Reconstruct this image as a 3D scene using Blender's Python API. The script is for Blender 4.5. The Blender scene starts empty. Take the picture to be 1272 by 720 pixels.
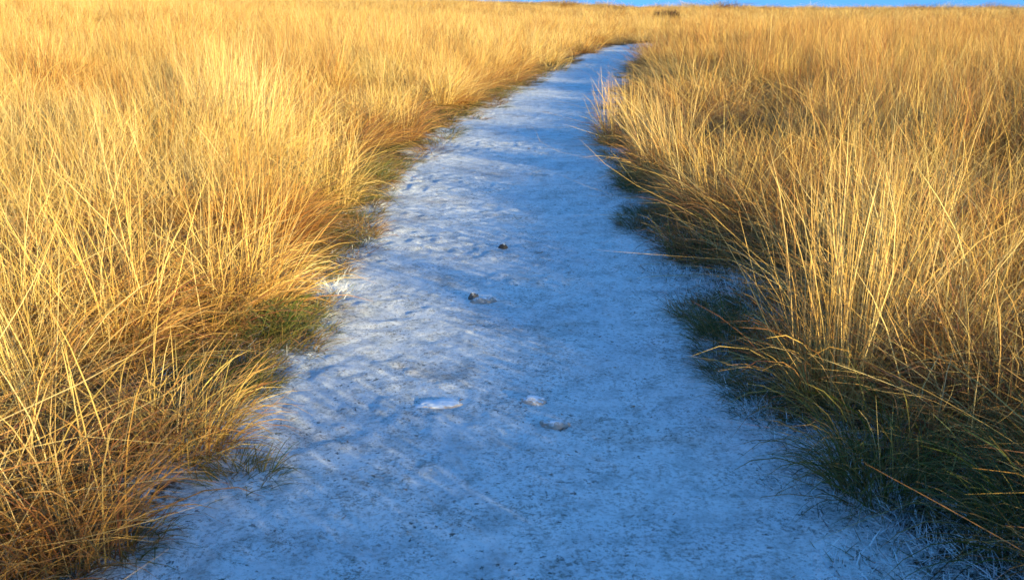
import bpy, math
import numpy as np
from mathutils import Vector

# ------------------------------------------------------------------ camera, sky, sun, exposure
S = bpy.context.scene
COL = S.collection
R = math.radians
SUN_ELEV, SUN_AZ = 8.7, 138.0          # azimuth clockwise from +Y: low sun behind the right shoulder

cam_d = bpy.data.cameras.new('camera')
cam = bpy.data.objects.new('camera', cam_d)
COL.objects.link(cam)
cam.location = (0, 0, 1.5)
cam.rotation_euler = (R(90 - 15.83), 0, 0)
cam_d.lens, cam_d.sensor_width = 35, 36
cam_d.clip_start, cam_d.clip_end = 0.05, 5000
cam_d.dof.use_dof = True
cam_d.dof.focus_distance = 4.6
cam_d.dof.aperture_fstop = 8
S.camera = cam

world = bpy.data.worlds.new('World')
S.world = world
world.use_nodes = True
wn, wl = world.node_tree.nodes, world.node_tree.links
sky = wn.new('ShaderNodeTexSky')
sky.sky_type = 'NISHITA'
sky.sun_disc = False
sky.sun_elevation = R(SUN_ELEV)
sky.sun_rotation = R(SUN_AZ)
sky.air_density, sky.dust_density, sky.ozone_density = 1.0, 0.0, 3.0
hs = wn.new('ShaderNodeHueSaturation')
hs.inputs['Saturation'].default_value = 1.15
tc, up, nv = wn.new('ShaderNodeTexCoord'), wn.new('ShaderNodeVectorMath'), wn.new('ShaderNodeVectorMath')
up.inputs[1].default_value = (0, 0, 0.65)      # clear winter air: no white band along the horizon
nv.operation = 'NORMALIZE'
wl.new(tc.outputs['Generated'], up.inputs[0])
wl.new(up.outputs[0], nv.inputs[0])
wl.new(nv.outputs[0], sky.inputs['Vector'])
wl.new(sky.outputs[0], hs.inputs['Color'])
wl.new(hs.outputs[0], wn['Background'].inputs['Color'])
wn['Background'].inputs['Strength'].default_value = 0.15

sd = bpy.data.lights.new('sun', 'SUN')
sd.energy, sd.angle, sd.color = 3.4, R(0.5), (1.0, 0.80, 0.37)
so = bpy.data.objects.new('sun', sd)
COL.objects.link(so)
a, e = R(SUN_AZ), R(SUN_ELEV)
to_sun = Vector((math.sin(a) * math.cos(e), math.cos(a) * math.cos(e), math.sin(e)))
so.rotation_euler = to_sun.to_track_quat('Z', 'Y').to_euler()

S.view_settings.view_transform = 'Standard'
S.view_settings.look = 'None'
S.view_settings.gamma = 1
S.view_settings.exposure = 2.1
S.cycles.max_bounces = 4
S.cycles.diffuse_bounces = 2
S.cycles.transmission_bounces = 2

# ------------------------------------------------------------------ helpers
rng = np.random.default_rng(11)


def hash2(ix, iy, seed):
    n = (ix.astype(np.int64) * 374761393 + iy.astype(np.int64) * 668265263 + seed * 974634777) & 0x7fffffff
    n = ((n ^ (n >> 13)) * 1274126177) & 0x7fffffff
    return ((n ^ (n >> 16)) & 0xffff) / 65535.0


def vnoise(x, y, seed=0):
    x, y = np.asarray(x, float), np.asarray(y, float)
    x0, y0 = np.floor(x), np.floor(y)
    fx, fy = x - x0, y - y0
    fx, fy = fx * fx * (3 - 2 * fx), fy * fy * (3 - 2 * fy)
    ix, iy = x0.astype(np.int64), y0.astype(np.int64)
    h = lambda p, q: hash2(ix + p, iy + q, seed)
    return (h(0, 0) * (1 - fx) + h(1, 0) * fx) * (1 - fy) + (h(0, 1) * (1 - fx) + h(1, 1) * fx) * fy


def fbm(x, y, seed=0, octaves=4):
    t, amp, tot = 0, 1.0, 0
    for k in range(octaves):
        t = t + amp * vnoise(np.asarray(x) * 2 ** k, np.asarray(y) * 2 ** k, seed + 17 * k)
        tot += amp
        amp *= 0.5
    return t / tot - 0.5


def sstep(a, b, x):
    t = np.clip((np.asarray(x, float) - a) / (b - a), 0, 1)
    return t * t * (3 - 2 * t)


PY = [-30, -8, 1.5, 2.4, 3.4, 5.4, 7.0, 9.2, 11.0, 14.4, 20.7, 30, 38, 43, 47, 52, 60, 120, 900]  # rows behind the camera: bend put in so unseen grass shades the path
PL = [-16., -5.2, -0.93, -0.93, -0.93, -0.94, -0.97, -1.0, -0.86, -0.42, 0.39, 2.0, 3.5, 4.8, 7.2, 12, 20, 80, 700]
PR = [-13.8, -3.3, 0.92, 0.90, 0.82, 0.80, 0.80, 0.88, 1.0, 1.34, 2.12, 3.5, 5.0, 6.4, 8.8, 14, 23, 84, 704]


def smooth_interp(y, ys, vs):
    s = 0
    y = np.asarray(y, float)
    w = 0.3 + 0.06 * np.abs(y)
    for k in (-1.5, -0.5, 0.5, 1.5):
        s = s + np.interp(y + k * w, ys, vs)
    return s / 4


def pleft(y): return smooth_interp(y, PY, PL)
def pright(y): return smooth_interp(y, PY, PR)


def u_of(x, y):
    """metres outside the path's edge (negative on the path)"""
    l, r = pleft(y), pright(y)
    return np.where(np.asarray(x) < (l + r) / 2, l - x, x - r)


def base_z(x, y):
    """the moor without the path: nearly level, a low rise on the left"""
    x, y = np.asarray(x, float), np.asarray(y, float)
    u = u_of(x, y)
    lat = -(x + 1) + 0.145 * np.maximum(y - 10, 0)
    z = sstep(2.5, 26, lat) * 1.0 + sstep(25, 160, lat) * 1.6 - sstep(4, 90, -lat) * 0.12
    z = z + 0.25 * fbm(x / 9, y / 9, 3, 3) * sstep(0.6, 5, u)
    z = z + sstep(70, 135, y) * 0.32 - sstep(150, 420, y) * 0.75
    return z


def ground_z(x, y):
    u = u_of(x, y)
    return base_z(x, y) + path_relief(np.asarray(x, float), np.asarray(y, float)) * (1 - sstep(0, .4, u)) + sstep(0.05, 0.7, u) * 0.06 + 0.05 * fbm(np.asarray(x) * 1.7, np.asarray(y) * 1.7, 5, 3) * sstep(0, 0.6, u)


def path_relief(x, y):
    r = 0.014 * fbm(x * 1.1, y * 1.1, 21, 3) + 0.006 * fbm(x * 5, y * 4, 22, 3) + 0.010 * fbm(x * 17, y * 17, 23, 3)
    # trodden hollows and little frozen crumbs
    hol = sstep(0.66, 0.86, vnoise(x * 3.1, y * 2.7, 31))
    r = r - 0.006 * hol + 0.010 * sstep(0.55, 0.8, vnoise(x * 14, y * 12, 33)) * vnoise(x * 2, y * 2, 34)
    return r


def new_mesh(name, verts, faces, smooth=True):
    me = bpy.data.meshes.new(name)
    verts = np.asarray(verts, np.float32)
    faces = np.asarray(faces, np.int32)
    k = faces.shape[1]
    me.vertices.add(len(verts))
    me.vertices.foreach_set('co', verts.ravel())
    me.loops.add(faces.size)
    me.loops.foreach_set('vertex_index', faces.ravel())
    me.polygons.add(len(faces))
    me.polygons.foreach_set('loop_start', np.arange(0, faces.size, k, dtype=np.int32))
    me.polygons.foreach_set('loop_total', np.full(len(faces), k, np.int32))
    if smooth:
        me.polygons.foreach_set('use_smooth', np.ones(len(faces), bool))
    me.update(calc_edges=True)
    return me


def attr(me, name, kind, data):
    at = me.attributes.new(name, kind, 'POINT')
    key = {'FLOAT': 'value', 'INT': 'value', 'FLOAT_VECTOR': 'vector', 'FLOAT_COLOR': 'color'}[kind]
    d = np.asarray(data, np.int32 if kind == 'INT' else np.float32)
    at.data.foreach_set(key, d.ravel())


def link(name, me, mat=None, parent=None):
    o = bpy.data.objects.new(name, me)
    COL.objects.link(o)
    if mat is not None and me is not None and not me.materials:
        me.materials.append(mat)
    if parent is not None:
        o.parent = parent
    return o


def tag(o, label=None, cat=None, group=None, kind=None):
    for k, v in (('label', label), ('category', cat), ('group', group), ('kind', kind)):
        if v:
            o[k] = v
    return o


# ------------------------------------------------------------------ materials
def nodes_of(name):
    m = bpy.data.materials.new(name)
    m.use_nodes = True
    nt = m.node_tree
    return m, nt.nodes, nt.links, nt.nodes['Principled BSDF']


def noise(n, l, scale, detail=4, rough=0.55, vec=None):
    t = n.new('ShaderNodeTexNoise')
    t.inputs['Scale'].default_value = scale
    t.inputs['Detail'].default_value = detail
    t.inputs['Roughness'].default_value = rough
    if vec is not None:
        l.new(vec, t.inputs['Vector'])
    return t.outputs['Fac']


def ramp(n, l, fac, stops):
    r = n.new('ShaderNodeValToRGB')
    el = r.color_ramp.elements
    while len(el) < len(stops):
        el.new(0.5)
    for k, (p, c) in enumerate(stops):
        el[k].position = p
        el[k].color = (*c, 1) if len(c) == 3 else c
    l.new(fac, r.inputs[0])
    return r.outputs[0]


def mix(n, l, fac, a, b, mode='MIX'):
    m = n.new('ShaderNodeMix')
    m.data_type = 'RGBA'
    m.blend_type = mode
    for sock, v in ((m.inputs[0], fac), (m.inputs[6], a), (m.inputs[7], b)):
        if isinstance(v, (int, float)):
            sock.default_value = v
        elif isinstance(v, tuple):
            sock.default_value = (*v, 1)
        else:
            l.new(v, sock)
    return m.outputs[2]


def math_n(n, l, op, a, b=0.5):
    m = n.new('ShaderNodeMath')
    m.operation = op
    for sock, v in ((m.inputs[0], a), (m.inputs[1], b)):
        if isinstance(v, (int, float)):
            sock.default_value = v
        else:
            l.new(v, sock)
    return m.outputs[0]


def position(n):
    return n.new('ShaderNodeNewGeometry').outputs['Position']


def stretched(n, l, vec, sc):
    m = n.new('ShaderNodeMapping')
    m.inputs['Scale'].default_value = sc
    l.new(vec, m.inputs['Vector'])
    return m.outputs[0]


W3 = ((0, (0, 0, 0)), (1, (1, 1, 1)))
FROST = (0.74, 0.80, 0.90)

# frosted sandy path
def frost_colour(n, l, p):
    big = noise(n, l, 0.9, 4, 0.6, p)
    col = ramp(n, l, big, ((0.30, (0.64, 0.69, 0.77)), (0.52, (0.84, 0.87, 0.91)), (0.75, (0.88, 0.90, 0.93))))
    sandy = ramp(n, l, noise(n, l, 1.7, 5, 0.65, p), ((0.56, (0, 0, 0)), (0.72, (1, 1, 1))))
    col = mix(n, l, math_n(n, l, 'MULTIPLY', sandy, 0.7), col, (0.50, 0.41, 0.36))
    mott = ramp(n, l, noise(n, l, 9, 6, 0.7, stretched(n, l, p, (1, 0.8, 1))), ((0.36, (1, 1, 1)), (0.54, (0, 0, 0))))
    col = mix(n, l, math_n(n, l, 'MULTIPLY', mott, 0.48), col, (0.30, 0.34, 0.36))
    speck = ramp(n, l, noise(n, l, 42, 4, 0.65, p), ((0.35, (1, 1, 1)), (0.40, (0, 0, 0))))
    gate = ramp(n, l, noise(n, l, 2.6, 3, 0.6, p), ((0.40, (0, 0, 0)), (0.56, (1, 1, 1))))
    col = mix(n, l, math_n(n, l, 'MULTIPLY', math_n(n, l, 'MULTIPLY', speck, gate), 0.9), col, (0.05, 0.055, 0.05))
    grit = ramp(n, l, noise(n, l, 60, 5, 0.85, p), ((0.42, (1, 1, 1)), (0.50, (0, 0, 0))))
    thin = ramp(n, l, noise(n, l, 3.4, 5, 0.7, p), ((0.36, (0.25, 0.25, 0.25)), (0.62, (1, 1, 1))))
    col = mix(n, l, math_n(n, l, 'MULTIPLY', math_n(n, l, 'MULTIPLY', grit, thin), 0.85), col, (0.17, 0.165, 0.15))
    bare = ramp(n, l, noise(n, l, 15, 6, 0.8, stretched(n, l, p, (0.8, 1.2, 1))), ((0.36, (1, 1, 1)), (0.43, (0, 0, 0))))
    col = mix(n, l, math_n(n, l, 'MULTIPLY', math_n(n, l, 'MULTIPLY', bare, thin), 0.8), col, (0.17, 0.17, 0.14))
    cryst = ramp(n, l, noise(n, l, 60, 3, 0.7, p), ((0.60, (0, 0, 0)), (0.74, (1, 1, 1))))
    col = mix(n, l, math_n(n, l, 'MULTIPLY', cryst, 0.5), col, (0.93, 0.95, 0.97))
    return col


m_path, n, l, b = nodes_of('frosted_path')
p = position(n)
col = frost_colour(n, l, p)
l.new(col, b.inputs['Base Color'])
b.inputs['Roughness'].default_value = 0.75
b.inputs['Specular IOR Level'].default_value = 0.25
bp = n.new('ShaderNodeBump')
bp.inputs['Strength'].default_value = 0.9
bp.inputs['Distance'].default_value = 0.02
hgt = mix(n, l, 0.55, noise(n, l, 30, 6, 0.75, p), noise(n, l, 110, 4, 0.7, p))
l.new(hgt, bp.inputs['Height'])
l.new(bp.outputs[0], b.inputs['Normal'])

# moor ground: dark peat and litter, rimed near the path
m_ground, n, l, b = nodes_of('peat_ground')
p = position(n)
dirt = ramp(n, l, noise(n, l, 14, 6, 0.7, p), ((0.3, (0.030, 0.022, 0.014)), (0.55, (0.075, 0.050, 0.026)), (0.75, (0.16, 0.10, 0.05))))
far_straw = ramp(n, l, noise(n, l, 0.35, 5, 0.6, p), ((0.35, (0.36, 0.22, 0.08)), (0.65, (0.52, 0.36, 0.14))))
u_at = n.new('ShaderNodeAttribute')
u_at.attribute_name = 'edge'
fr_at = n.new('ShaderNodeAttribute')
fr_at.attribute_name = 'far'
col = mix(n, l, fr_at.outputs['Fac'], dirt, far_straw)
th = math_n(n, l, 'ADD', math_n(n, l, 'MULTIPLY', noise(n, l, 11, 6, 0.8, p), 1.2), math_n(n, l, 'MULTIPLY', noise(n, l, 1.6, 3, 0.6, p), 0.7))
fm = math_n(n, l, 'SUBTRACT', th, math_n(n, l, 'MULTIPLY', u_at.outputs['Fac'], 1.25))
fmask = ramp(n, l, fm, ((0.56, (0, 0, 0)), (0.70, (1, 1, 1))))
fcol = frost_colour(n, l, p)
col = mix(n, l, fmask, col, fcol)
l.new(col, b.inputs['Base Color'])
b.inputs['Roughness'].default_value = 0.9
b.inputs['Specular IOR Level'].default_value = 0.15
bp = n.new('ShaderNodeBump')
bp.inputs['Strength'].default_value = 0.7
bp.inputs['Distance'].default_value = 0.03
l.new(noise(n, l, 30, 6, 0.75, p), bp.inputs['Height'])
l.new(bp.outputs[0], b.inputs['Normal'])


def blade_material(name, translucency=0.3, patchy=True, rough=0.6):
    m, n, l, b = nodes_of(name)
    at = n.new('ShaderNodeAttribute')
    at.attribute_name = 'tint'
    col = at.outputs['Color']
    if patchy:
        p = position(n)
        pat = ramp(n, l, noise(n, l, 0.75, 5, 0.65, p), ((0.32, (0.66, 0.46, 0.32)), (0.46, (0.95, 0.88, 0.82)), (0.60, (1.0, 1.0, 1.0))))
        col = mix(n, l, 0.9, col, pat, 'MULTIPLY')
    l.new(col, b.inputs['Base Color'])
    b.inputs['Roughness'].default_value = rough
    b.inputs['Specular IOR Level'].default_value = 0.25
    t = n.new('ShaderNodeBsdfTranslucent')
    l.new(col, t.inputs['Color'])
    ms = n.new('ShaderNodeMixShader')
    ms.inputs[0].default_value = translucency
    l.new(b.outputs[0], ms.inputs[1])
    l.new(t.outputs[0], ms.inputs[2])
    l.new(ms.outputs[0], n['Material Output'].inputs['Surface'])
    return m


m_straw = blade_material('dry_grass_blade', 0.32)
m_leaf = blade_material('withered_leaf_blade', 0.28)
m_green = blade_material('green_grass_blade', 0.25, False)
m_rime = blade_material('rimed_grass_blade', 0.15, False, 0.7)
m_shade_blade = blade_material('shaded_grass_blade', 0.1, False)


def stone_material(name, c0, c1, frost):
    m, n, l, b = nodes_of(name)
    p = position(n)
    col = ramp(n, l, noise(n, l, 35, 6, 0.7, p), ((0.3, c0), (0.7, c1)))
    nz = n.new('ShaderNodeSeparateXYZ')
    l.new(n.new('ShaderNodeNewGeometry').outputs['Normal'], nz.inputs[0])
    f = math_n(n, l, 'MULTIPLY', math_n(n, l, 'MAXIMUM', nz.outputs['Z'], 0.0), noise(n, l, 45, 5, 0.7, p))
    fm = ramp(n, l, f, ((0.62 - frost, (0, 0, 0)), (0.75 - frost, (1, 1, 1))))
    l.new(mix(n, l, fm, col, FROST), b.inputs['Base Color'])
    b.inputs['Roughness'].default_value = 0.8
    bp = n.new('ShaderNodeBump')
    bp.inputs['Strength'].default_value = 0.5
    bp.inputs['Distance'].default_value = 0.01
    l.new(noise(n, l, 60, 5, 0.7, p), bp.inputs['Height'])
    l.new(bp.outputs[0], b.inputs['Normal'])
    return m


# ------------------------------------------------------------------ ground and path
def rows_y(y0, y1, near, rel):
    ys = [y0]
    while ys[-1] < y1:
        ys.append(ys[-1] + max(near, rel * abs(ys[-1])))
    return np.array(ys)


def strip(ys, offs):
    ny, nx = len(ys), len(offs[0])
    i = np.arange(ny - 1)[:, None] * nx + np.arange(nx - 1)[None, :]
    return np.stack([i, i + 1, i + nx + 1, i + nx], -1).reshape(-1, 4)


ys = rows_y(-40, 2600, 0.05, 0.02)
side = np.concatenate([[0.0, 0.03], 0.03 + np.cumsum(0.04 * 1.045 ** np.arange(190))])
side = side[side < 2600]
cx = (pleft(ys) + pright(ys)) / 2
hw = (pright(ys) - pleft(ys)) / 2
ins = np.array([.03, .06, .09, .13, .18, .26])
X = np.concatenate([cx[:, None] - hw[:, None] - side[::-1][None, :], cx[:, None] - hw[:, None] + ins[None, :], cx[:, None], cx[:, None] + hw[:, None] - ins[::-1][None, :],
                    cx[:, None] + hw[:, None] + side[None, :]], 1)
Y = np.repeat(ys[:, None], X.shape[1], 1)
U = u_of(X, Y)
EDGE = 0.020 * (vnoise(X * 5, Y * 5, 61) * .6 + vnoise(X * 13, Y * 13, 62) * .4 - 0.40) + .004
Z = np.where(U < -1e-6, base_z(X, Y) + path_relief(X, Y) + EDGE - 0.07 * sstep(0, .26, -U), ground_z(X, Y) + EDGE * (1 - sstep(0, .35, U)))
gm = new_mesh('moor_ground', np.stack([X, Y, Z], -1).reshape(-1, 3), strip(ys, X))
attr(gm, 'edge', 'FLOAT', np.maximum(U, 0).ravel())
attr(gm, 'far', 'FLOAT', (sstep(40, 160, np.hypot(X, Y))).ravel())
tag(link('moor_ground', gm, m_ground), kind='structure')

py = np.concatenate([rows_y(-30, 1.2, 0.12, 0.0), rows_y(1.3, 9, 0.018, 0.0)[:-1], rows_y(9, 300, 0.03, 0.004)])
pt = np.linspace(-1.12, 1.12, 120)
pcx, phw = (pleft(py) + pright(py)) / 2, (pright(py) - pleft(py)) / 2
PX = pcx[:, None] + phw[:, None] * pt[None, :]
PYY = np.repeat(py[:, None], PX.shape[1], 1)
crown = -0.06 * sstep(1.0, 1.12, np.abs(pt))[None, :]
PZ = base_z(PX, PYY) + 0.004 + path_relief(PX, PYY) + crown
pm = new_mesh('path', np.stack([PX, PYY, PZ], -1).reshape(-1, 3), strip(py, PX))
tag(link('path', pm, m_path), kind='structure')


def path_z(x, y):
    return float(base_z(x, y) + 0.004 + path_relief(np.float64(x), np.float64(y)))


# ------------------------------------------------------------------ blades
def blades(n_, r, base_r, length, lean, curl, width, tints, seg=4, bias=(0, 0), kink=0.0, pw=1.6, az=None, arc=None):
    """n_ ribbons as (verts, quads, tint): length, lean and curl are (mean, spread); bias pushes the lean one way"""
    ang = r.uniform(0, 2 * np.pi, n_)
    rad = base_r * np.sqrt(r.uniform(0, 1, n_))
    bx, by = rad * np.cos(ang), rad * np.sin(ang)
    L = np.clip(r.normal(length[0], length[1], n_), length[0] * 0.3, length[0] * 1.3)
    l0 = np.abs(r.normal(lean[0], lean[1], n_))
    out = np.stack([np.cos(ang), np.sin(ang)], 1) * (0.35 + rad / base_r)[:, None]
    rn = r.normal(0, 0.85, (n_, 2))
    d = out + rn
    d /= np.linalg.norm(d, axis=1)[:, None] + 1e-6
    lv = d * np.sin(l0)[:, None] + np.array(bias)[None, :]
    sl = np.clip(np.linalg.norm(lv, axis=1), 0, 0.97)
    dh = lv / (np.linalg.norm(lv, axis=1)[:, None] + 1e-6)
    l0 = np.arcsin(sl)
    c = r.normal(curl[0], curl[1], n_)
    side = np.stack([-dh[:, 1], dh[:, 0]], 1)
    sw = r.normal(0, 0.12, n_)
    P = np.zeros((n_, seg + 1, 3))
    T = np.zeros((n_, seg + 1, 3))
    P[:, 0, 0], P[:, 0, 1], P[:, 0, 2] = bx, by, -0.02
    kk = r.uniform(0.3, 0.8, n_)
    ka = r.normal(0, kink, n_)
    for s in range(seg + 1):
        t = s / seg
        th = np.clip(l0 + c * t ** pw + ka * (t > kk), -0.3, 2.5)
        hd = dh * np.cos(sw * t)[:, None] + side * np.sin(sw * t * 2)[:, None]
        T[:, s, :2] = hd * np.sin(th)[:, None]
        T[:, s, 2] = np.cos(th)
        if s:
            P[:, s] = P[:, s - 1] + 0.5 * (T[:, s] + T[:, s - 1]) * (L / seg)[:, None]
    hz = np.concatenate([side, np.zeros((n_, 1))], 1)
    tw = r.uniform(0, np.pi, n_)
    nn = np.cross(T, hz[:, None, :])
    wv = hz[:, None, :] * np.cos(tw)[:, None, None] + nn * np.sin(tw)[:, None, None]
    wd = width * r.uniform(0.6, 1.35, n_)
    prof = np.array([1.0 if s < seg else 0.25 for s in range(seg + 1)]) * np.linspace(1, 0.55, seg + 1)
    wv = wv * (0.5 * wd[:, None] * prof[None, :])[:, :, None]
    V = np.stack([P - wv, P + wv], 2).reshape(-1, 3)
    b0 = np.arange(n_)[:, None] * (seg + 1) * 2 + np.arange(seg)[None, :] * 2
    F = np.stack([b0, b0 + 1, b0 + 3, b0 + 2], -1).reshape(-1, 4)
    tt = np.array([t[1:] for t in tints], float)
    pw_ = np.array([t[0] for t in tints], float)
    ci = r.choice(len(tints), n_, p=pw_ / pw_.sum())
    C = np.clip(tt[ci] * r.uniform(0.78, 1.15, n_)[:, None] + r.normal(0, 0.012, (n_, 3)), 0.004, 0.95)
    C = np.repeat(np.concatenate([C, np.ones((n_, 1))], 1)[:, None, :], (seg + 1) * 2, 1).reshape(-1, 4)
    return V, F, C


def blade_mesh(name, sets, mat):
    V, F, C, k = [], [], [], 0
    for v, f, c in sets:
        V.append(v)
        F.append(f + k)
        C.append(c)
        k += len(v)
    me = new_mesh(name, np.concatenate(V), np.concatenate(F))
    attr(me, 'tint', 'FLOAT_COLOR', np.concatenate(C))
    me.materials.append(mat)
    return me


GOLD = [(5, 0.70, 0.50, 0.16), (3, 0.76, 0.60, 0.26), (2, 0.58, 0.37, 0.11)]
PALE = [(5, 0.74, 0.58, 0.27), (3, 0.68, 0.48, 0.17)]
RUSSET = [(4, 0.42, 0.22, 0.07), (3, 0.54, 0.32, 0.10), (2, 0.26, 0.12, 0.045), (1, 0.62, 0.43, 0.16)]
BROWN = [(3, 0.20, 0.11, 0.045), (3, 0.30, 0.17, 0.065), (1, 0.10, 0.06, 0.03), (1, 0.5, 0.33, 0.12)]
OLIVE = [(3, 0.13, 0.125, 0.035), (2, 0.20, 0.17, 0.05), (2, 0.30, 0.20, 0.07), (1, 0.08, 0.09, 0.03)]
GREEN = [(3, 0.085, 0.115, 0.035), (2, 0.06, 0.08, 0.03), (2, 0.15, 0.14, 0.045), (1, 0.28, 0.2, 0.08)]
RIME = [(6, 0.80, 0.84, 0.90), (2, 0.5, 0.57, 0.63), (2, 0.2, 0.22, 0.18), (1, 0.12, 0.12, 0.08)]

SRC = {}


def source(kind, sets_list, mat):
    c = bpy.data.collections.new(kind)
    for k, sets in enumerate(sets_list):
        me = blade_mesh('%s_%02d' % (kind, k), sets, mat)
        c.objects.link(bpy.data.objects.new('%s_%02d' % (kind, k), me))
    SRC[kind] = (c, len(sets_list))


r = np.random.default_rng(5)
MIXED = GOLD + PALE + [(1.5, 0.30, 0.15, 0.05)]


def tall_sets(k, stalk_pal, leaf_pal, under_pal, wide=1.0):
    h = r.uniform(0.66, 0.95)
    o1, o2 = r.normal(0, .20, 2), r.normal(0, .24, 2)
    return [
        blades(40, r, 0.12, (h, 0.15), (0.12, 0.15), (0.14, 0.25), 0.0034 * wide, stalk_pal, 5, o1, 0.35),
        blades(16, r, 0.15, (h * 1.0, 0.2), (0.75, 0.3), (0.15, 0.3), 0.0034 * wide, stalk_pal, 5, o2, 0.7),
        blades(100, r, 0.16, (h * 0.64, 0.16), (0.30, 0.28), (0.75, 0.7), 0.0034 * wide, leaf_pal, 5, o2, 0.4),
        blades(90, r, 0.18, (h * 0.46, 0.12), (0.55, 0.35), (1.15, 0.7), 0.0037 * wide, under_pal, 4, o2, 0.4),
    ]


source('tall_clump', [tall_sets(k, MIXED if k % 3 else PALE, GOLD, RUSSET + GOLD[:1]) for k in range(16)], m_straw)
source('amber_clump', [tall_sets(k, (GOLD + RUSSET if k % 4 else PALE + GOLD), GOLD[2:] + RUSSET + BROWN[1:2], BROWN + RUSSET, .9) for k in range(12)], m_straw)
source('russet_clump', [tall_sets(k, RUSSET + GOLD, RUSSET, BROWN + RUSSET) for k in range(8)], m_leaf)
for nm_, pa, pb in (('tall_patch', MIXED, GOLD), ('amber_patch', GOLD + RUSSET[:2], GOLD[2:] + RUSSET[:2])):
    lst = []
    for k in range(10):
        sub = []
        for q in range(11):
            h = r.uniform(0.62, 1.0)
            cxy = np.array([*(r.uniform(-.5, .5, 2)), 0])
            o1 = r.normal(0, .17, 2)
            for st in (blades(34, r, 0.14, (h, 0.13), (0.12, 0.15), (0.16, 0.25), 0.0050, pa if q % 3 else RUSSET, 3, o1, 0.3),
                       blades(60, r, 0.18, (h * 0.66, 0.16), (0.28, 0.25), (0.8, 0.6), 0.0052, pb if q % 3 else RUSSET, 4, o1, .3),
                       blades(36, r, 0.18, (h * 0.48, 0.12), (0.5, 0.3), (1.1, 0.6), 0.0055, RUSSET, 3, o1)):
                sub.append((st[0] + cxy, st[1], st[2]))
        lst.append(sub)
    source(nm_, lst, m_straw)
lst = []
for k in range(8):
    lst.append([
        blades(16, r, 0.16, (0.75, 0.15), (0.25, 0.2), (0.4, 0.3), 0.003, GOLD, 4, r.normal(0, .2, 2), 0.2),
        blades(190, r, 0.19, (0.44, 0.10), (0.5, 0.3), (1.2, 0.5), 0.0036, RUSSET, 5),
        blades(60, r, 0.19, (0.36, 0.10), (0.8, 0.3), (0.9, 0.5), 0.0036, BROWN, 4),
    ])
source('low_clump', lst, m_leaf)
lst = []
for k in range(8):
    lst.append([blades(150, r, 0.10, (0.14, 0.05), (0.75, 0.3), (1.0, 0.5), 0.0034, (GREEN, OLIVE, OLIVE + BROWN, BROWN)[k % 4], 4)])
source('green_clump', lst, m_green)
lst = []
for k in range(6):
    lst.append([blades(90, r, 0.09, (0.075, 0.03), (0.75, 0.4), (0.7, 0.6), 0.0036, RIME, 2)])
source('rime_clump', lst, m_rime)
lst = []
for k in range(5):
    lst.append([blades(5, r, 0.03, (0.045, 0.03), (1.45, 0.10), (0.1, 0.1), 0.005, BROWN[:3], 2)])
source('debris_crumb', lst, m_leaf)


def scatter(name, kind, pts, rot, scl, rs):
    coll, nk = SRC[kind]
    me = bpy.data.meshes.new(name)
    me.vertices.add(len(pts))
    me.vertices.foreach_set('co', np.asarray(pts, np.float32).ravel())
    attr(me, 'rot', 'FLOAT_VECTOR', rot)
    attr(me, 'scl', 'FLOAT_VECTOR', scl)
    attr(me, 'idx', 'INT', rs.integers(0, nk, len(pts)))
    o = link(name, me)
    ng = bpy.data.node_groups.new(name, 'GeometryNodeTree')
    ng.interface.new_socket('Geometry', in_out='INPUT', socket_type='NodeSocketGeometry')
    ng.interface.new_socket('Geometry', in_out='OUTPUT', socket_type='NodeSocketGeometry')
    N, Lk = ng.nodes, ng.links
    gi, go = N.new('NodeGroupInput'), N.new('NodeGroupOutput')
    ip, ci = N.new('GeometryNodeInstanceOnPoints'), N.new('GeometryNodeCollectionInfo')
    ci.inputs['Collection'].default_value = coll
    ci.inputs['Separate Children'].default_value = True
    ci.inputs['Reset Children'].default_value = True
    ip.inputs['Pick Instance'].default_value = True

    def named(nm, dt):
        q = N.new('GeometryNodeInputNamedAttribute')
        q.data_type = dt
        q.inputs['Name'].default_value = nm
        return q.outputs['Attribute']
    Lk.new(gi.outputs[0], ip.inputs['Points'])
    Lk.new(ci.outputs[0], ip.inputs['Instance'])
    Lk.new(named('idx', 'INT'), ip.inputs['Instance Index'])
    Lk.new(named('rot', 'FLOAT_VECTOR'), ip.inputs['Rotation'])
    Lk.new(named('scl', 'FLOAT_VECTOR'), ip.inputs['Scale'])
    Lk.new(ip.outputs[0], go.inputs[0])
    md = o.modifiers.new('scatter', 'NODES')
    md.node_group = ng
    return o


def ring_points(rs, d0, d1, spacing, half_deg, ymin):
    """jittered grid inside a wedge of distances d0..d1"""
    xs = np.arange(-d1, d1, spacing)
    yy = np.arange(ymin, d1, spacing)
    gx, gy = np.meshgrid(xs, yy)
    gx = gx.ravel() + rs.uniform(-.5, .5, gx.size) * spacing
    gy = gy.ravel() + rs.uniform(-.5, .5, gy.size) * spacing
    d = np.hypot(gx, gy)
    a = np.degrees(np.abs(np.arctan2(gx, gy)))
    k = (d >= d0) & (d < d1) & ((a < half_deg) | (d < 7))
    return gx[k], gy[k]


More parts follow.
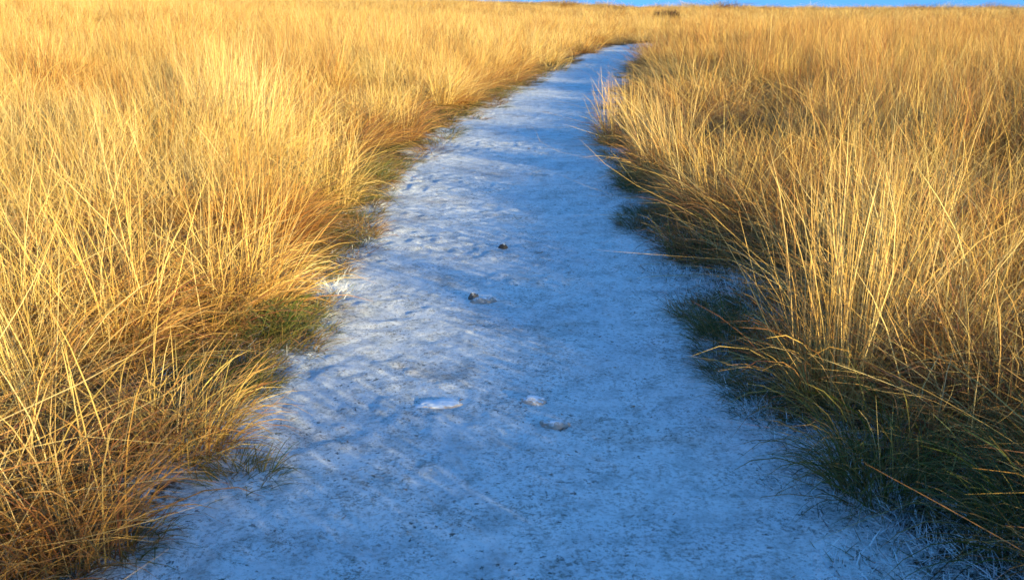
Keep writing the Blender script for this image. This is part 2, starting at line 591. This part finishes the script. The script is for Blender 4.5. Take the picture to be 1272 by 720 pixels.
def field(name, kind, sidesign, rings, u_min, seed, label, height=1.0, keep=1.0, tilt=0.22, bias=(0, 0), u_max=1e9, holes=(), open_=0.0, rise=(0.1, 1.2, 0.3)):
    rs = np.random.default_rng(seed)
    P, RT, SC = [], [], []
    for d0, d1, sp, ex in rings:
        x, y = ring_points(rs, d0, d1, sp, 46, -5.5)
        u = u_of(x, y)
        lft = x < (pleft(y) + pright(y)) / 2
        edge = np.where((x > 0) & (y < 2.0), np.minimum(u_min, .74), u_min) + (0.75 * sstep(5, 6.5, y) * (1 - sstep(13, 16, y)) * (x > 0) if kind.startswith('amber') else 0) + 0.28 * (vnoise(x * 1.3 + 9, y * 1.3, seed) - 0.35)
        gap = vnoise(x * .9 + 31, y * .9, 55) * .65 + vnoise(x * 2.3, y * 2.3 + 7, 56) * .35
        k = (u > edge) & (gap > np.where((y < 1.9) & (x > 0), 0.12, open_)) & ~((x < -2.5) & (y < 0.3)) & (u < u_max) & (lft if sidesign < 0 else ~lft) & (rs.uniform(0, 1, len(x)) < np.where((x > 0) & (y < 2.1), 1.0, keep)) & (np.hypot(x, y) > 0.9)  # unseen sunward grass filled in denser so the path stays shaded
        for hx, hy, hr in holes:
            k &= np.hypot(x - hx, y - hy) > hr
        x, y, u = x[k], y[k], u[k]
        z = ground_z(x, y)
        tx = fbm(x * .45, y * .45, 71, 2) * 2 * tilt + rs.normal(0, tilt * .45, len(x)) + bias[1]
        ty = fbm(x * .45, y * .45, 72, 2) * 2 * tilt + rs.normal(0, tilt * .45, len(x)) + bias[0]
        hs_ = height * (1 + .48 * sstep(1.9, .9, y) * (x > 0) * sstep(2.2, 1.6, x) - .15 * sstep(1.8, 2.3, x) * sstep(3.6, 2.6, y)) * rs.uniform(0.78, 1.14, len(x)) * (0.62 + 0.72 * vnoise(x * 1.7, y * 1.7, 77)) * (1 - rise[2] + rise[2] * sstep(rise[0], rise[1], u))  # unseen grass on the sun side raised to shade the path, lowered beyond
        P.append(np.stack([x, y, z], 1))
        # rotation about Z first is lost for random az anyway: tilt about world X / Y
        RT.append(np.stack([-tx, ty, rs.uniform(0, 6.283, len(x))], 1))
        SC.append(np.stack([np.full(len(x), ex) * rs.uniform(.85, 1.2, len(x))] * 2 + [hs_], 1))
    o = scatter(name, kind, np.concatenate(P), np.concatenate(RT), np.concatenate(SC), rs)
    return tag(o, label, 'grass', kind='stuff')


HOLN = ((1.45, 7.85, .42), (2.0, 7.25, .42), (2.6, 6.6, .42), (3.1, 6.0, .40))
HOL = ((2.7, 20.5, .75), (3.4, 19.7, .75), (4.2, 18.8, .75), (3.3, 10.6, 1.0), (3.2, 11.8, .9), (5.2, 10.6, 1.1), (5.6, 12.0, .9), (3.3, 13.8, 1.2), (3.4, 15.2, 1.0), (-4.6, 11.5, 1.0), (-5.2, 12.8, 1.0), (-7.5, 17, 1.4), (-3.0, 14.0, .9), (7.5, 16.5, 1.4), (11.2, 72.5, 2.4), (10.3, 70, 1.6), (11.0, 68, 1.6))
RINGS = [(0, 9.5, 0.24, 1.05)]
FARR = [(9, 24, 0.72, 1.0), (24, 60, 1.15, 1.6), (60, 140, 2.4, 3.3), (140, 420, 5.5, 7.5)]
for sgn, nm, um, sd_, hgt_ in ((-1, 'left', 0.80, 101, 1.0), (1, 'right', 0.86, 102, 0.97)):
    field('tall_grass', 'tall_clump' if sgn < 0 else 'amber_clump', sgn, RINGS, um, sd_, 'tall golden dry grass growing beside the near end of the frosted path on the ' + nm, hgt_ * (1 if sgn < 0 else .80), .95 if sgn < 0 else .66, 0.34 if sgn < 0 else 0.26, (-0.10 if sgn < 0 else 0.06, 0), holes=HOLN + ((1.30, 2.95, .28), (-1.5, 2.5, .3), (1.75, 5.6, .5), (2.0, 6.3, .5), (2.5, 5.4, .4), (1.9, 3.85, .3), (2.7, 4.7, .4), (2.9, 7.6, .6), (3.9, 7.2, .5), (-2.6, 4.3, .4), (-3.0, 5.2, .45), (-2.2, 3.3, .3), (3.4, 7.0, .6), (3.1, 6.2, .5), (3.5, 8.6, .7)), open_=0.36 if sgn < 0 else 0.44, rise=(0.3, 1.9, 0.35 if sgn < 0 else .2))
    field('tall_grass', 'tall_patch' if sgn < 0 else 'amber_patch', sgn, FARR, um + .1, sd_ + 10, 'tall golden dry grass covering the distant moor on the %s of the path' % nm, hgt_, 0.95, 0.16, (0, 0), holes=HOL, open_=0.27, rise=(0.2, 2.2, 0.35))
BR = [(0, 9.5, 0.42, 1.1), (9.5, 30, 0.8, 1.6)]
field('russet_grass', 'russet_clump', -1, BR, 0.7, 131, 'reddish brown tall grass in patches among the golden grass left of the path', 0.85, 0.8, 0.34, open_=0.52, rise=(0.3, 1.9, 0.35))
field('russet_grass', 'russet_clump', 1, BR, 0.50, 132, 'reddish brown tall grass in patches among the golden grass right of the path', 0.72, 0.9, 0.34, open_=0.30, rise=(0.3, 1.9, 0.35), holes=HOLN)
NEAR = [(0, 9, 0.25, 1.1), (9, 25, 0.5, 1.6)]
field('withered_grass', 'low_clump', -1, NEAR, 0.50, 103, 'low russet matted grass under the tall stalks left of the path', 0.85, 0.85, 0.25)
field('withered_grass', 'low_clump', 1, NEAR, 0.60, 104, 'low russet matted grass under the tall stalks right of the path', 0.9, 0.9, 0.2)
VERGE = [(0, 10, 0.11, 1.0), (10, 30, 0.3, 1.6)]
field('green_grass', 'green_clump', -1, VERGE, -0.02, 105, 'short dark green grass along the left verge of the path', 1.0, 0.97, 0.2, u_max=0.85, open_=.25)
field('green_grass', 'green_clump', 1, VERGE, 0.06, 106, 'short dark green grass along the right verge of the path', 0.9, 0.9, 0.2, u_max=1.0, open_=.38)
RV = [(0, 10, 0.075, 1.0)]
field('frosted_grass', 'rime_clump', -1, RV, -0.02, 107, 'fine rime coated grass fringing the left edge of the path', 0.85, 0.32, 0.3, u_max=0.7, open_=.25)
field('frosted_grass', 'rime_clump', 1, RV, -0.02, 108, 'fine rime coated grass fringing the right edge of the path', 0.85, 0.8, 0.3, u_max=1.0, open_=.2)

rs = np.random.default_rng(9)
N_ = 1000
y = 1.6 + 14 * rs.uniform(0, 1, N_) ** 1.4
x = pleft(y) + (pright(y) - pleft(y)) * rs.beta(.8, .8, N_)
z = np.array([path_z(i, j) for i, j in zip(x, y)])
o = scatter('plant_debris', 'debris_crumb', np.stack([x, y, z + 0.006], 1), np.stack([rs.normal(0, .1, N_), rs.normal(0, .1, N_), rs.uniform(0, 6.28, N_)], 1),
            np.repeat((rs.uniform(.10, .75, N_) ** 1.6)[:, None], 3, 1), rs)
tag(o, 'dark scraps of dead grass strewn over the frosted path', 'plant debris', kind='stuff')

# ------------------------------------------------------------------ single tussocks along the path
G_T = 'grass tussocks along the path edge'


def tussock(x, y, h, rad, stalks, leaves, label, bias=(0, 0), pal=GOLD, lpal=RUSSET, droop=1.0, lmat=None, hl=0.55, w=0.0036, kink=0.2, seed=0, lb=None, spread=0.12):
    rr = np.random.default_rng(500 + seed)
    t = bpy.data.objects.new('grass_tussock', None)
    COL.objects.link(t)
    t.location = (x, y, float(ground_z(np.float64(x), np.float64(y))))
    t.empty_display_size = 0.2
    tag(t, label, 'grass tussock', G_T)
    if stalks:
        me = blade_mesh('stalks', [
            blades(int(stalks * .75), rr, rad, (h, h * .14), (spread, .12), (0.16, 0.2), w, pal, 5, bias, kink),
            blades(int(stalks * .25), rr, rad * .8, (h * .8, h * .2), (spread * 2.2, .25), (0.5, 0.35), w, pal + PALE, 5, bias, kink)], m_straw)
        link('stalks', me, None, t)
    lm = lmat or m_leaf
    lb = tuple(np.array(bias) * .5) if lb is None else lb
    me = blade_mesh('leaves', [
        blades(int(leaves * .6), rr, rad, (h * hl, h * hl * .22), (0.35, .25), (1.15 * droop, .45), w * 1.05, lpal, 5, lb),
        blades(int(leaves * .4), rr, rad * 1.05, (h * hl * .8, h * hl * .2), (0.75, .3), (1.0 * droop, .4), w * 1.05, lpal, 4, lb)], lm)
    link('leaves', me, None, t)
    return t


LX, RX = (-1, 0), (1, 0)
T = tussock
# left of the path, from the camera outwards
T(-1.32, 2.52, .55, .24, 60, 700, 'low russet tussock in the bottom left corner with matted drooping leaves', (-.15, 0), hl=.75, seed=1, droop=1.1)
T(-1.74, 3.20, .95, .17, 190, 260, 'tall golden tussock at the left picture edge with stalks leaning away from the path', (-.42, .12), seed=2)
T(-1.20, 3.22, .42, .20, 30, 760, 'bushy orange brown tussock spilling furthest onto the frost at lower left', (.12, -.05), hl=.8, lpal=RUSSET + GOLD[:1], seed=3)
T(-1.14, 3.72, .20, .14, 0, 420, 'flat olive green tuft lying on frost beyond the bushy orange brown tussock', (.2, 0), lpal=OLIVE, lmat=m_green, hl=1.0, droop=1.1, seed=4)
T(-1.74, 4.15, .85, .20, 150, 460, 'straw coloured tussock with crossing stalks behind the tall left edge tussock', (-.2, .1), seed=5, spread=.25)
T(-1.38, 4.80, .72, .20, 130, 620, 'bright golden tussock with stalks arching over a green tuft at the left verge', (.12, -.02), lpal=GOLD + RUSSET[:2], seed=6, hl=.7)
T(-1.20, 4.48, .22, .17, 0, 460, 'dark green tuft at the foot of the arching golden tussock on the left', (.2, -.1), lpal=GREEN, lmat=m_green, hl=1.0, seed=7)
T(-1.57, 6.10, .85, .20, 150, 460, 'upright yellow tussock halfway along the left side with a thin brown skirt', (.02, 0), seed=8)
T(-1.42, 7.55, .70, .20, 110, 560, 'rounded golden tussock with greenish foot on the left verge before the bend', (.08, 0), lpal=GOLD + OLIVE[:2], seed=9, hl=.7)
T(-1.34, 8.70, .25, .24, 0, 600, 'dark green mound of grass against the frosted path on the left before the bend', (.15, -.05), lpal=GREEN, lmat=m_green, hl=1.0, seed=10)
T(-2.27, 8.30, 1.15, .26, 330, 420, 'tallest pale yellow tussock standing above the grass on the left', (.05, .1), pal=PALE, lpal=GOLD, seed=11, w=.0045)
T(-1.34, 11.4, .70, .26, 120, 600, 'brownish tussock at the left edge where the path starts to bend right', (.05, 0), lpal=RUSSET + BROWN[:2], seed=12, hl=.75, w=.0045)
# right of the path
T(1.60, 2.46, .32, .28, 0, 900, 'dark green mat of long grass in the bottom right corner', (-.18, -.05), lpal=GREEN + OLIVE[:1], lmat=m_green, hl=1.1, seed=20)
T(1.20, 2.90, .36, .17, 8, 620, 'low olive tussock drooping over the frost at lower right', (-.14, -.12), lpal=OLIVE, lmat=m_green, hl=1.0, droop=1.15, seed=21)
T(1.65, 3.25, .60, .22, 22, 560, 'shadowy brown tussock with a few bent stalks behind the low olive one', (-.2, -.05), lpal=BROWN, seed=22, spread=.05, kink=.3, hl=.7)
T(1.26, 3.58, .92, .17, 190, 460, 'tall fan shaped tussock with long stalks nearest the path on the right', (.02, .05), seed=23, spread=.11, lpal=RUSSET + GOLD[:1], hl=.5)
T(1.18, 3.98, .70, .09, 12, 200, 'thin tussock whose few long stalks lean left over the path edge', (-.16, .08), pal=PALE, seed=24, spread=.04, kink=.1, w=.0042)
T(1.03, 4.45, .20, .13, 0, 360, 'small dark green tuft on the frost beside the right edge of the path', (-.1, -.1), lpal=GREEN, lmat=m_green, hl=1.0, seed=25)
T(1.72, 4.45, .88, .2, 150, 420, 'tall straw tussock standing behind the fan shaped one', (.05, .05), pal=GOLD + RUSSET, seed=26, spread=.26, kink=.4, lpal=RUSSET)
T(2.20, 4.30, .82, .2, 130, 420, 'golden tussock with parallel upright stalks at the right picture edge', (-.12, .05), pal=GOLD + RUSSET[:2], seed=27, spread=.2, kink=.4, lpal=RUSSET)
T(1.18, 5.95, .30, .22, 8, 620, 'dark brown low tussock at the right path edge where the verge opens', (-.15, -.05), lpal=BROWN + GREEN[:1], hl=1.0, seed=28)
T(1.42, 6.75, .75, .2, 100, 520, 'ragged russet tussock beyond the open verge on the right', (-.1, 0), lpal=RUSSET, seed=29, spread=.25, kink=.4)
T(2.30, 6.60, .75, .24, 120, 460, 'dense golden tussock set back from the open verge on the right', (0, 0), pal=GOLD + RUSSET, seed=30, kink=.4)
T(1.15, 8.30, .26, .22, 0, 560, 'dark green tuft under the hay coloured grass on the right before the bend', (-.12, -.05), lpal=GREEN, lmat=m_green, hl=1.0, seed=31)
T(1.38, 8.80, .85, .22, 170, 520, 'hay coloured tussock with stalks hanging toward the path before the bend', (-.22, 0), pal=PALE, seed=32, w=.0042)
T(1.25, 11.3, .75, .26, 150, 520, 'far leaning tussock where the path narrows on the right', (-.05, 0), seed=33, spread=.06, w=.0045)


# ------------------------------------------------------------------ stones in the path
def stone(x, y, size, label, mat, seed, sink=0.35, rz=0.0, lumps=()):
    rr = np.random.default_rng(seed)
    import bmesh
    bm = bmesh.new()
    bmesh.ops.create_icosphere(bm, subdivisions=4, radius=1)
    ph = rr.uniform(0, 50, 3)
    for v in bm.verts:
        q = v.co.copy()
        k = 1 + .55 * float(fbm(q.x * 1.3 + ph[0] + q.z, q.y * 1.3 + ph[1] - q.z * .7, seed, 3)) + .26 * float(fbm(q.x * 4 + ph[2], q.y * 5 + q.z * 4, seed + 3, 2))
        for ax, dist in ((Vector((.8, .3, .5)), .78), (Vector((-.6, .2, .75)), .74), (Vector((-.3, -.8, .5)), .80), (Vector((.1, .5, .86)), .72)):
            d = q.dot(ax.normalized())
            if d > dist:
                k *= dist / d * .35 + .65
        for lx, lz, lw, lh in lumps:
            k += lh * math.exp(-((q.x - lx) ** 2 + (q.z - lz) ** 2) / lw)
        v.co = q * k
        v.co.x *= size[0]
        v.co.y *= size[1]
        v.co.z *= size[2]
    me = bpy.data.meshes.new('stone')
    bm.to_mesh(me)
    bm.free()
    for p_ in me.polygons:
        p_.use_smooth = True
    o = link('stone', me, mat)
    o.location = (x, y, path_z(x, y) + size[2] * (1 - 2 * sink) * .9)
    o.rotation_euler = (0, 0, rz)
    return tag(o, label, 'stone', 'stones frozen into the path')


m_dark = stone_material('dark_stone', (.018, .018, .02), (.06, .06, .06), 0.22)
m_pale = stone_material('pale_stone', (.26, .23, .21), (.46, .42, .38), 0.20)
m_grey = stone_material('grey_stone', (.08, .075, .07), (.18, .165, .15), 0.24)
m_sand = stone_material('sandy_stone', (.40, .34, .30), (.60, .52, .47), 0.32)
stone(-.06, 6.28, (.032, .026, .024), 'small black stone alone in the middle of the path, farthest of the stones', m_dark, 3, .35)
stone(-.145, 5.06, (.070, .045, .026), 'flat grey stone bedded in frost in the middle of the path', m_pale, 5, .45, .1)
stone(-.205, 5.10, (.032, .03, .034), 'dark rounded stone touching the left end of the flat grey stone', m_grey, 15, .45, .6)
stone(-.29, 3.64, (.10, .055, .017), 'long sandy stone mostly buried in the path, largest of the stones', m_sand, 7, .55, .15)
stone(.085, 3.66, (.05, .036, .026), 'small sandy stone right of the long buried one', m_sand, 9, .5, -.3)
stone(.16, 3.42, (.055, .036, .020), 'flat greenish grey stone right of the long buried one and nearer the camera', m_pale, 12, .45, -.2)


# ------------------------------------------------------------------ far dark clumps made up for a shaded grass edge beyond the bend
def shade_clump(x, y, rx, ry, h, label, seed):
    rr = np.random.default_rng(seed)
    t = bpy.data.objects.new('shaded_grass_clump', None)
    COL.objects.link(t)
    t.location = (x, y, float(ground_z(np.float64(x), np.float64(y))))
    tag(t, label, 'bush', 'made-up dark clumps for shaded grass beyond the bend of the path')
    v, f, c = blades(2600, rr, 1.0, (h, h * .2), (.35, .25), (.3, .4), .05, [(3, .035, .014, .012), (2, .06, .022, .018), (1, .025, .022, .012)], 3)  # dark reddish tints carry the shade of a distant grass edge
    v = v * np.array([rx, ry, 1])
    link('shade_blades', blade_mesh('shade_blades', [(v, f, c)], m_shade_blade), None, t)
    v, f, c = blades(60, rr, .5, (h * .6, h * .1), (.5, .3), (.2, .2), .06, [(1, .05, .03, .02)], 3)
    v = v * np.array([rx, ry, 1])
    link('stems', blade_mesh('stems', [(v, f, c)], m_shade_blade), None, t)


shade_clump(11.35, 75, .62, .5, 1.08, 'larger dark reddish clump standing in for shaded grass far off in the golden grass beyond the bend', 41)
shade_clump(10.45, 74.5, .22, .25, 1.0, 'smaller dark clump standing in for shaded grass far off, left of the larger one', 42)
